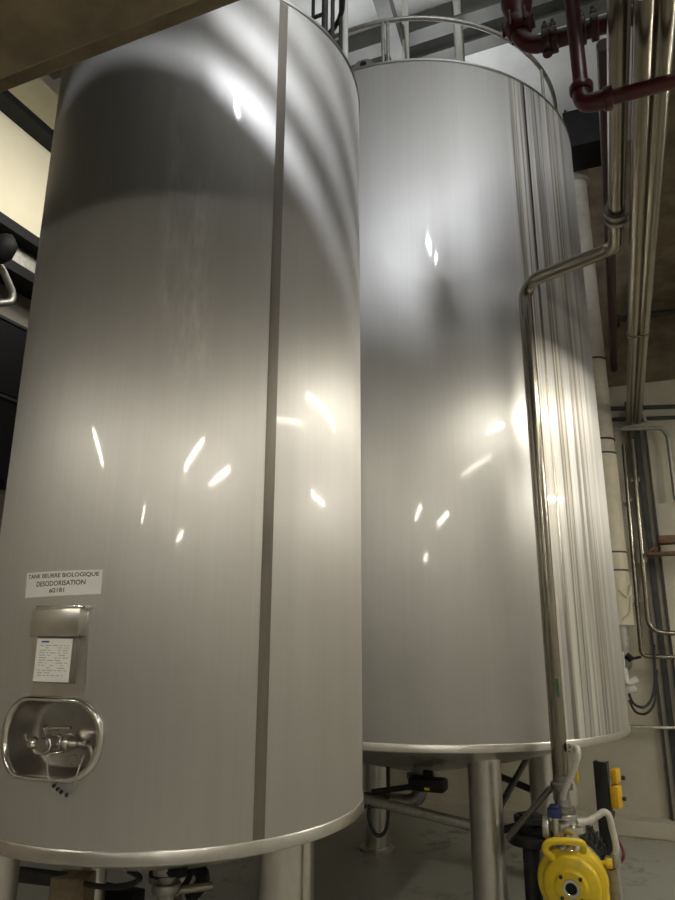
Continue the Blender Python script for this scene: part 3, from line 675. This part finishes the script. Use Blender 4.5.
# sight body joining the union to the neck
obj('stack_pipe', MB().tube(fillet([(dropx, dropy, .86), (dropx, dropy, .80), (sx, sy_, fz+.42), (sx, sy_, fz+.32)], .06), .034, 18).disc((dropx+.005, dropy, .80), (0, 0, 1), .06, .025, 24).lathe([(0, 0), (.045, .0), (.06, .03), (.062, .09), (.045, .13), (0, .13)], (sx, sy_, fz+.33), seg=28), 'steel', PU)
yk = onD(576.5, 776, 3.9); obj('tap_lever', MB().box(yk, (.018, .012, .06), bev=.004), 'yellow', PU)
dl = onD(606, 863, 4.0); obj('drain_pipe', MB().tube(fillet([onD(590, 864, 4.0), dl], 0), .013, 12).disc(dl, (1, 0, 0), .024, .03, 12), 'yellow', PU)
# hoses
h1 = [onD(572, 748, 3.90), onD(577, 748.5, 3.86), onD(577.5, 757, 3.84), onD(572, 774, 3.85), onD(564, 792, 3.88), onD(562, 806, 3.92)]
hs = thing('flexible_hose', 'short pale hose curving beside the bottom of the drop pipe', 'hose', h1[-1], 'pale flexible hoses')
obj('hose', MB().tube(smooth_path(h1, 8), .0155, 14), 'hose', hs)
obj('end_fitting', MB().disc(h1[0]-Vector((.02, 0, 0)), (1, 0, 0), .022, .03, 12), 'bright', hs)
h2 = [onD(577, 822, 4.0), onD(588, 821, 4.02), onD(597, 816, 4.04), (onD(604, 812, 4.05)), onD(609, 816, 4.05), onD(612, 828, 4.05), onD(616, 846, 4.05), onD(615.5, 856, 4.05)]
hs = thing('flexible_hose', 'grey braided hose arching over from the pump to the post', 'hose', h2[-1], 'pale flexible hoses')
obj('hose', MB().tube(smooth_path(h2, 8), .0165, 14), 'hose', hs)
obj('end_fitting', MB().disc(h2[-1]-Vector((0, 0, .05)), (0, 0, 1), .024, .06, 12), 'galv', hs)
h3 = [onD(612, 817, 4.74), onD(613, 824, 4.6), onD(616, 836, 4.35), onD(623.5, 852, 4.1), onD(621, 862, 4.08), onD(612, 869, 4.05), onD(606, 866, 4.05)]
tag(obj('cable', MB().tube(smooth_path(h3, 8), .0075, 10), 'redcable'), 'dark red cable curving down from the yellow box to the pump', 'cable')
h4 = [onD(588, 828, 4.15), onD(597, 838, 4.1), onD(605, 848, 4.1), onD(602, 862, 4.1), onD(597, 870, 4.1)]
tag(obj('cable', MB().tube(smooth_path(h4, 8), .005, 8), 'cable'), 'thin black cable hanging behind the yellow pump', 'cable')
# ------------------------------------------------------------------ control post
qa = onD(603, 762, 4.80); qx, qy = onD(604, 800, 4.80)[:2]
CP = thing('control_post', 'dark steel channel post with yellow switch boxes behind the pump', 'post', (qx, qy, 0))
obj('channel', MB().box((qx, qy, qa.z/2), (.074, .02, qa.z-.0), rz=-.25, bev=.003).box((qx-.033, qy+.035, qa.z/2), (.01, .06, qa.z), rz=-.25).box((qx+.033, qy+.020, qa.z/2), (.01, .06, qa.z), rz=-.25), 'dark', CP)
obj('base_plate', MB().box((qx, qy, .01), (.2, .18, .02)), 'dark', CP)
for (ya, yb, xa, xb) in ((768, 783, 611.5, 619.5), (784.5, 808, 611, 622)):
    A_, B_ = onD(xa, ya, 4.78), onD(xb, yb, 4.78); cc = (A_+B_)/2
    bx_ = obj('switch_box', MB().box((cc.x, cc.y, cc.z), (abs(B_.x-A_.x)*1.02, .09, abs(A_.z-B_.z)), rz=-.25, bev=.008), 'amber', CP)
    obj('push_button', MB().cyl((cc.x+.034, cc.y, cc.z-.01), (cc.x+.052, cc.y-.005, cc.z-.01), .012, 12), 'dark', bx_)
obj('gland', MB().cyl(onD(613, 811, 4.76), onD(612, 818, 4.76), .014, 10), 'rust', CP)
gp0 = onD(611.5, 862, 4.02)
gpo = obj('support_post', MB().box((gp0.x, gp0.y+.08, gp0.z/2), (.065, .05, gp0.z), rz=-.2, bev=.004), 'galv'); tag(gpo, 'short galvanised post to the right of the yellow pump', 'post')
# clutter under the wide tank right of its front leg
vv = onD(530, 832, 4.6)
CL = thing('floor_valve', 'dark valve with round flange on pipework under the wide tank', 'valve', (vv.x, vv.y, 0))
obj('body', MB().disc(vv-Vector((0, 0, .06)), (0, 0, 1), .13, .05, 28).disc(vv+Vector((0, 0, .05)), (0, 0, 1), .09, .04, 24).cyl(vv-Vector((0, 0, .08)), vv+Vector((0, 0, .10)), .055, 18).tube([vv, vv+Vector((.35, -.15, .02))], .04, 16), 'dark', CL)
obj('stand_pipe', MB().cyl((vv.x, vv.y, 0), vv-Vector((0, 0, .06)), .05, 16).disc((vv.x, vv.y, .0), (0, 0, 1), .10, .02), 'dark', CL)
obj('side_pipe', MB().tube([vv+Vector((0, 0, .05)), onD(503, 830, 4.75)], .022, 12), 'dark', CL)
dgp = [onD(508, 838, 4.15), onD(518, 826, 4.1), onD(551, 788, 4.0)]
tag(obj('slanting_pipe', MB().tube(dgp, .016, 10), 'weld'), 'thin pipe slanting up towards the drop pipe beside the front leg', 'pipe')
# under the wide tank, left: hanging cable loop, drain lever, floor hose
cab = [onD(371, 800, 4.6), onD(369, 818, 4.6), onD(375, 834, 4.6), onD(384, 833, 4.6), onD(388, 815, 4.6), onD(388, 762, 4.7)]
tag(obj('cable', MB().tube(smooth_path(cab, 8), .012, 8), 'cable'), 'black cable hanging in a loop under the wide tank', 'cable')
lv = thing('drain_valve', 'black valve with long handle under the middle of the wide tank', 'valve', onD(425, 786, 4.45))
obj('body', MB().box(onD(428, 784, 4.45), (.22, .12, .07), bev=.015).cyl(onD(428, 784, 4.45), onD(428, 771, 4.45), .03, 14), 'black', lv)
obj('handle', MB().tube([onD(424, 785, 4.45), onD(372, 792, 4.35)], .016, 10), 'black', lv)
obj('yellow_tag', MB().box(onD(427, 789, 4.38), (.03, .01, .012)), 'yellow', lv)
# ------------------------------------------------------------------ under the narrow tank
wx = onD(74, 874, 3.6)
wdp = obj('wooden_post', MB().box((wx.x, wx.y, (wx.z)/2), (.16, .12, wx.z), rz=.3, bev=.006), 'wood'); tag(wdp, 'rough brown wooden post below the narrow tank', 'post')
d0, d1 = onD(16, 874, 3.62), onD(66, 880, 3.62)
tag(obj('steel_bar', MB().tube([d0, d1], .032, 8), 'dark'), 'dark bar between the left leg and the wooden post', 'bar')
hz = [onD(85, 884, 3.5), onD(105, 887, 3.4), onD(128, 885, 3.3), onD(140, 878, 3.2), onD(128, 870, 3.2)]
tag(obj('cable', MB().tube(smooth_path(hz, 8), .012, 8), 'cable'), 'black cable sagging below the narrow tank rim', 'cable')
hz = [onD(196, 866, 2.9), onD(203, 876, 2.88), onD(200, 886, 2.88), onD(190, 897, 2.9)]
tag(obj('rubber_hose', MB().tube(smooth_path(hz, 8), .026, 12), 'black'), 'thick black hose curving below the narrow tank', 'hose')
fl = onD(166, 892, 2.72)
vA = thing('pipe_valve', 'steel valve on pipework below the narrow tank, left of its front leg', 'valve', fl)
obj('body', MB().disc(fl, (0, 0, 1), .05, .03, 20).cyl(fl-Vector((0, 0, .05)), fl+Vector((0, 0, .09)), .03, 16).disc(fl+Vector((0, 0, .06)), (0, 0, 1), .055, .03, 20), 'weld', vA)
obj('handle', MB().tube([onD(152, 872, 2.72), onD(185, 870, 2.65)], .02, 10), 'black', vA)
obj('side_pipe', MB().tube([fl, onD(212, 886, 2.75)], .014, 10), 'pipe', vA)
tag(obj('wall_box', MB().box(onD(118, 897, 3.9), (.25, .1, .08), bev=.01), 'black'), 'low black box below the narrow tank beside the wooden post', 'box')

# ------------------------------------------------------------------ left wall: beams, cable tray, duct, hose loop
xw = XL+.0
zA = onX(20, 190, xw)
# pale painted upper part of the wall between the two dark beams is the wall itself
up0, up1 = onX(10, 112, xw+.1), onX(45, 146, xw+.1); zu = (up0.z+up1.z)/2
lo0, lo1 = onX(5, 222, xw+.1), onX(38, 256, xw+.1); zl = (lo0.z+lo1.z)/2
YS, YE = -1.0, YB
struct('trim_3', MB().box((xw+.03, (YS+YE)/2, (zu+zl)/2), (.06, YE-YS, zu-zl)), 'wallp')
def along(y0, y1, x, z, sx, sz, mat): return MB().box((x, (y0+y1)/2, z), (sx, y1-y0, sz))
struct('trim_4', along(YS, YE, xw+.14, zu+.03, .20, .07, 'beam'), 'black')
MT['olive'] = plain('olive_tan_paint', (.34, .30, .18), .7, 0, .15, 2)
struct('trim_5', along(YS, YE, xw+.10, zu+.28, .20, .42, 'cream'), 'olive')
IBm = thing('steel_beam', 'dark steel beam along the left wall under the bright panel', 'beam', (xw+.13, YS, zl-.3))
hbm = .34
for dz in (0, -hbm): obj('beam_flange', along(YS, YE, xw+.15, zl+dz-.06, .26, .09, 0), 'black', IBm)
obj('beam_web', along(YS, YE, xw+.12, zl-hbm/2-.06, .05, hbm-.05, 0), 'galv', IBm)
hl = onX(8, 270, xw+.4)
hook = [onX(-6, 258, xw+.4), onX(3, 270, xw+.4), onX(13, 293, xw+.4), onX(12, 302, xw+.4), onX(-6, 304, xw+.4)]
tag(obj('conduit_bend', MB().tube(fillet(hook, .09, 6), .028, 12), 'galv'), 'grey conduit bent in a loop on the left wall under the beam', 'conduit')
lm = onX(4, 247, xw+.5)
LM = thing('wall_fitting', 'dark rounded fitting hanging under the steel beam on the left wall', 'fitting', lm)
obj('housing', MB().lathe([(0, -.14), (.06, -.12), (.09, -.05), (.085, .05), (.04, .10), (0, .13)], lm, (.2, .3, 1), 24), 'black', LM)
obj('arm', MB().tube([lm, (xw+.16, lm.y, zl-hbm)], .02, 8), 'dark', LM)
for (py0, py1, lab) in ((322, 395, 'upper black cable duct on the left wall'), (400, 480, 'lower black cable duct on the left wall')):
    a_, b_ = onX(6, py0, xw+.35), onX(6, py1, xw+.35)
    dct = thing('cable_duct', lab, 'duct', (xw+.2, 2.0, b_.z), 'black cable ducts on the left wall')
    obj('duct_body', along(-.5, 5.6, xw+.2, (a_.z+b_.z)/2, .34, (a_.z-b_.z), 0), 'black', dct)
    obj('duct_lid', along(-.5, 5.6, xw+.2, a_.z+.012, .36, .024, 0), 'dark', dct)
    for k in range(7): obj('duct_clip', MB().box((xw+.376, .2+k*.8, (a_.z+b_.z)/2), (.012, .04, (a_.z-b_.z)*.96)), 'dark', dct)
# ------------------------------------------------------------------ ceiling steelwork
for i, (px, py) in enumerate(((440, 52), (440, 24), (380, -60))):
    p = onZ(px, py, ZC-.2)
    bt_ = thing('ceiling_joist', ['dark joist crossing under the ceiling just above the wide tank', 'dark joist under the ceiling farther in front of the guard rail', 'joist under the ceiling nearest the viewer'][i], 'beam', (-1, p.y, ZC-.3), 'ceiling joists')
    obj('web', MB().box((-.5, p.y, ZC-.13), (8.0, .03, .22)), 'beam', bt_)
    obj('flange', MB().box((-.5, p.y, ZC-.25), (8.0, .14, .025)), 'beam', bt_)
pa, pb = onZ(382, 0, ZC-.45), onZ(400, 60, ZC-.45)
tag(obj('roof_purlin', MB().box(((pa.x+pb.x)/2, (pa.y+pb.y)/2, ZC-.42), (.12, 3.2, .16), rz=math.atan2(-(pb.x-pa.x), pb.y-pa.y)), 'beam'), 'dark beam running away under the ceiling behind the left riser', 'beam')
pp = onD(345, 30, 3.75)
tag(obj('vent_pipe', MB().cyl((pp.x, pp.y, zt1-.3), (pp.x, pp.y, ZC), .022, 14), 'white'), 'thin pale vertical pipe rising between the two tanks', 'pipe')
# caged ladder at the back of the narrow tank
LD = thing('cage_ladder', 'dark caged ladder above the back of the narrow tank', 'ladder', (c1.x+.6, c1.y+1.0, zt1))
lx = onD(318, 25, 3.5); lcx, lcy = lx.x-.2, lx.y
for dz in (0, .55, 1.1):
    z_ = lx.z-.25+dz; obj('hoop', MB().tube([(lcx+.34*math.cos(PI*k/16-.4), lcy+.34*math.sin(PI*k/16-.4)*1.1, z_) for k in range(17)], .018, 8), 'dark', LD)
for a_ in (.2, 1.1, 2.0): obj('cage_strap', MB().cyl((lcx+.34*math.cos(a_-.4), lcy+.374*math.sin(a_-.4), zt1+.12), (lcx+.34*math.cos(a_-.4), lcy+.374*math.sin(a_-.4), ZC-.3), .014, 8), 'dark', LD)
for s_ in (0, 1): obj('stile', MB().cyl((lcx+.30-.55*s_, lcy-.12, zt1+.12), (lcx+.30-.55*s_, lcy-.12, ZC-.3), .02, 10), 'dark', LD)
for k in range(9): obj('rung', MB().cyl((lcx+.30, lcy-.12, zt1+.2+k*.24), (lcx-.25, lcy-.12, zt1+.2+k*.24), .012, 8), 'dark', LD)
# ------------------------------------------------------------------ light
def area(name, loc, rot, sx, sy, power, col=(1, .95, .84)):
    l = bpy.data.lights.new(name, 'AREA'); l.shape = 'RECTANGLE'; l.size = sx; l.size_y = sy; l.energy = power; l.color = col
    o = bpy.data.objects.new(name, l); C.objects.link(o); o.location = loc; o.rotation_euler = rot; return o
WARM = (1, .95, .83); COOL = (.90, .93, 1)
def emit(name, col, st):
    m, t, b = nodes(name); b.inputs['Base Color'].default_value = (*col, 1)
    b.inputs['Emission Color'].default_value = (*col, 1); b.inputs['Emission Strength'].default_value = st; return m
def batten(x, y, z, along, st, lab, length=1.2):
    """fluorescent batten under its own metal tray"""
    d = Vector((1, 0, 0)) if along == 'x' else Vector((0, 1, 0)); w = Vector((d.y, d.x, 0))
    t = thing('fluorescent_lamp', lab, 'lamp', (x, y, z), 'fluorescent lamps')
    o = Vector((x, y, z)); sz = d*length+w*(.5 if length > 1.4 else .16)
    obj('tray', MB().box(o+Vector((0, 0, .03)), (abs(sz.x), abs(sz.y), .05), bev=.006), 'white', t)
    for s_ in (-.4, .4): obj('hanger', MB().cyl(o+d*length*s_+Vector((0, 0, .05)), o+d*length*s_+Vector((0, 0, .16 if z == ZL else (5.0 if z > 3.2 else ZC)-z)), .008, 8), 'galv', t)
    obj('tube', MB().cyl(o-d*length*.48-Vector((0, 0, .017)), o+d*length*.48-Vector((0, 0, .017)), .016, 12), emit('lamp_tube', WARM, st), t)
ZL = ZS-.16
LAMPS = [(.4, -.75, ZL, 'y', 105, 'lamp under the slab just right of the viewer'), (-3.0, -1.0, ZL, 'y', 115, 'lamp under the slab by the left wall'),
    (1.75, -.6, ZL, 'y', 105, 'lamp under the slab farther right'), (.88, 3.75, 3.36, 'y', 62, 'lamp hanging to the right of the wide tank'),
    (1.15, 2.3, 3.21, 'y', 18, 'unseen lamp added to the right, between the viewer and the wide tank, to brighten the pump'),  # added out of view to brighten the pump and nearby floor
    (2.7, 4.6, 3.05, 'y', 150, 'lamp hanging by the right wall beyond the wide tank'),
    (-.8, -4.5, ZL, 'y', 150, 'lamp under the slab behind the viewer'), (2.6, -5.5, ZL, 'y', 150, 'lamp under the slab far behind on the right')]
UPPER = [((1.7, -.3, 6.8), (math.radians(25), math.radians(15), 0), 1.0, .10, 85, COOL), ((-3.3, 3.6, 5.3), (0, math.radians(65), 0), .4, 1.6, 15, WARM), ((-1.4, 5.0, 5.85), (PI, 0, 0), 1.6, 1.6, 20, COOL), ((1.5, -3.5, 5.6), (PI, 0, 0), 4, 3, 140, COOL), ((1.7, 1.5, 5.7), (PI, 0, 0), 2.0, 2.4, 48, COOL)]  # first follows the tank highlights; the others are unseen fill, added to brighten
for (x, y, z, al, st, lab) in LAMPS: batten(x, y, z, al, st, lab, 1.6 if z > 3.3 else 1.2)
for a in UPPER: area('upper_lamp_and_fill', *a)
W_ = bpy.data.worlds.new('world'); bpy.context.scene.world = W_; W_.use_nodes = True
W_.node_tree.nodes['Background'].inputs[0].default_value = (.8, .85, .9, 1); W_.node_tree.nodes['Background'].inputs[1].default_value = .015
sc_ = bpy.context.scene
sc_.view_settings.view_transform = 'Standard'; sc_.view_settings.look = 'None'; sc_.view_settings.gamma = 1; sc_.view_settings.exposure = .45
sc_.view_settings.use_curve_mapping = False
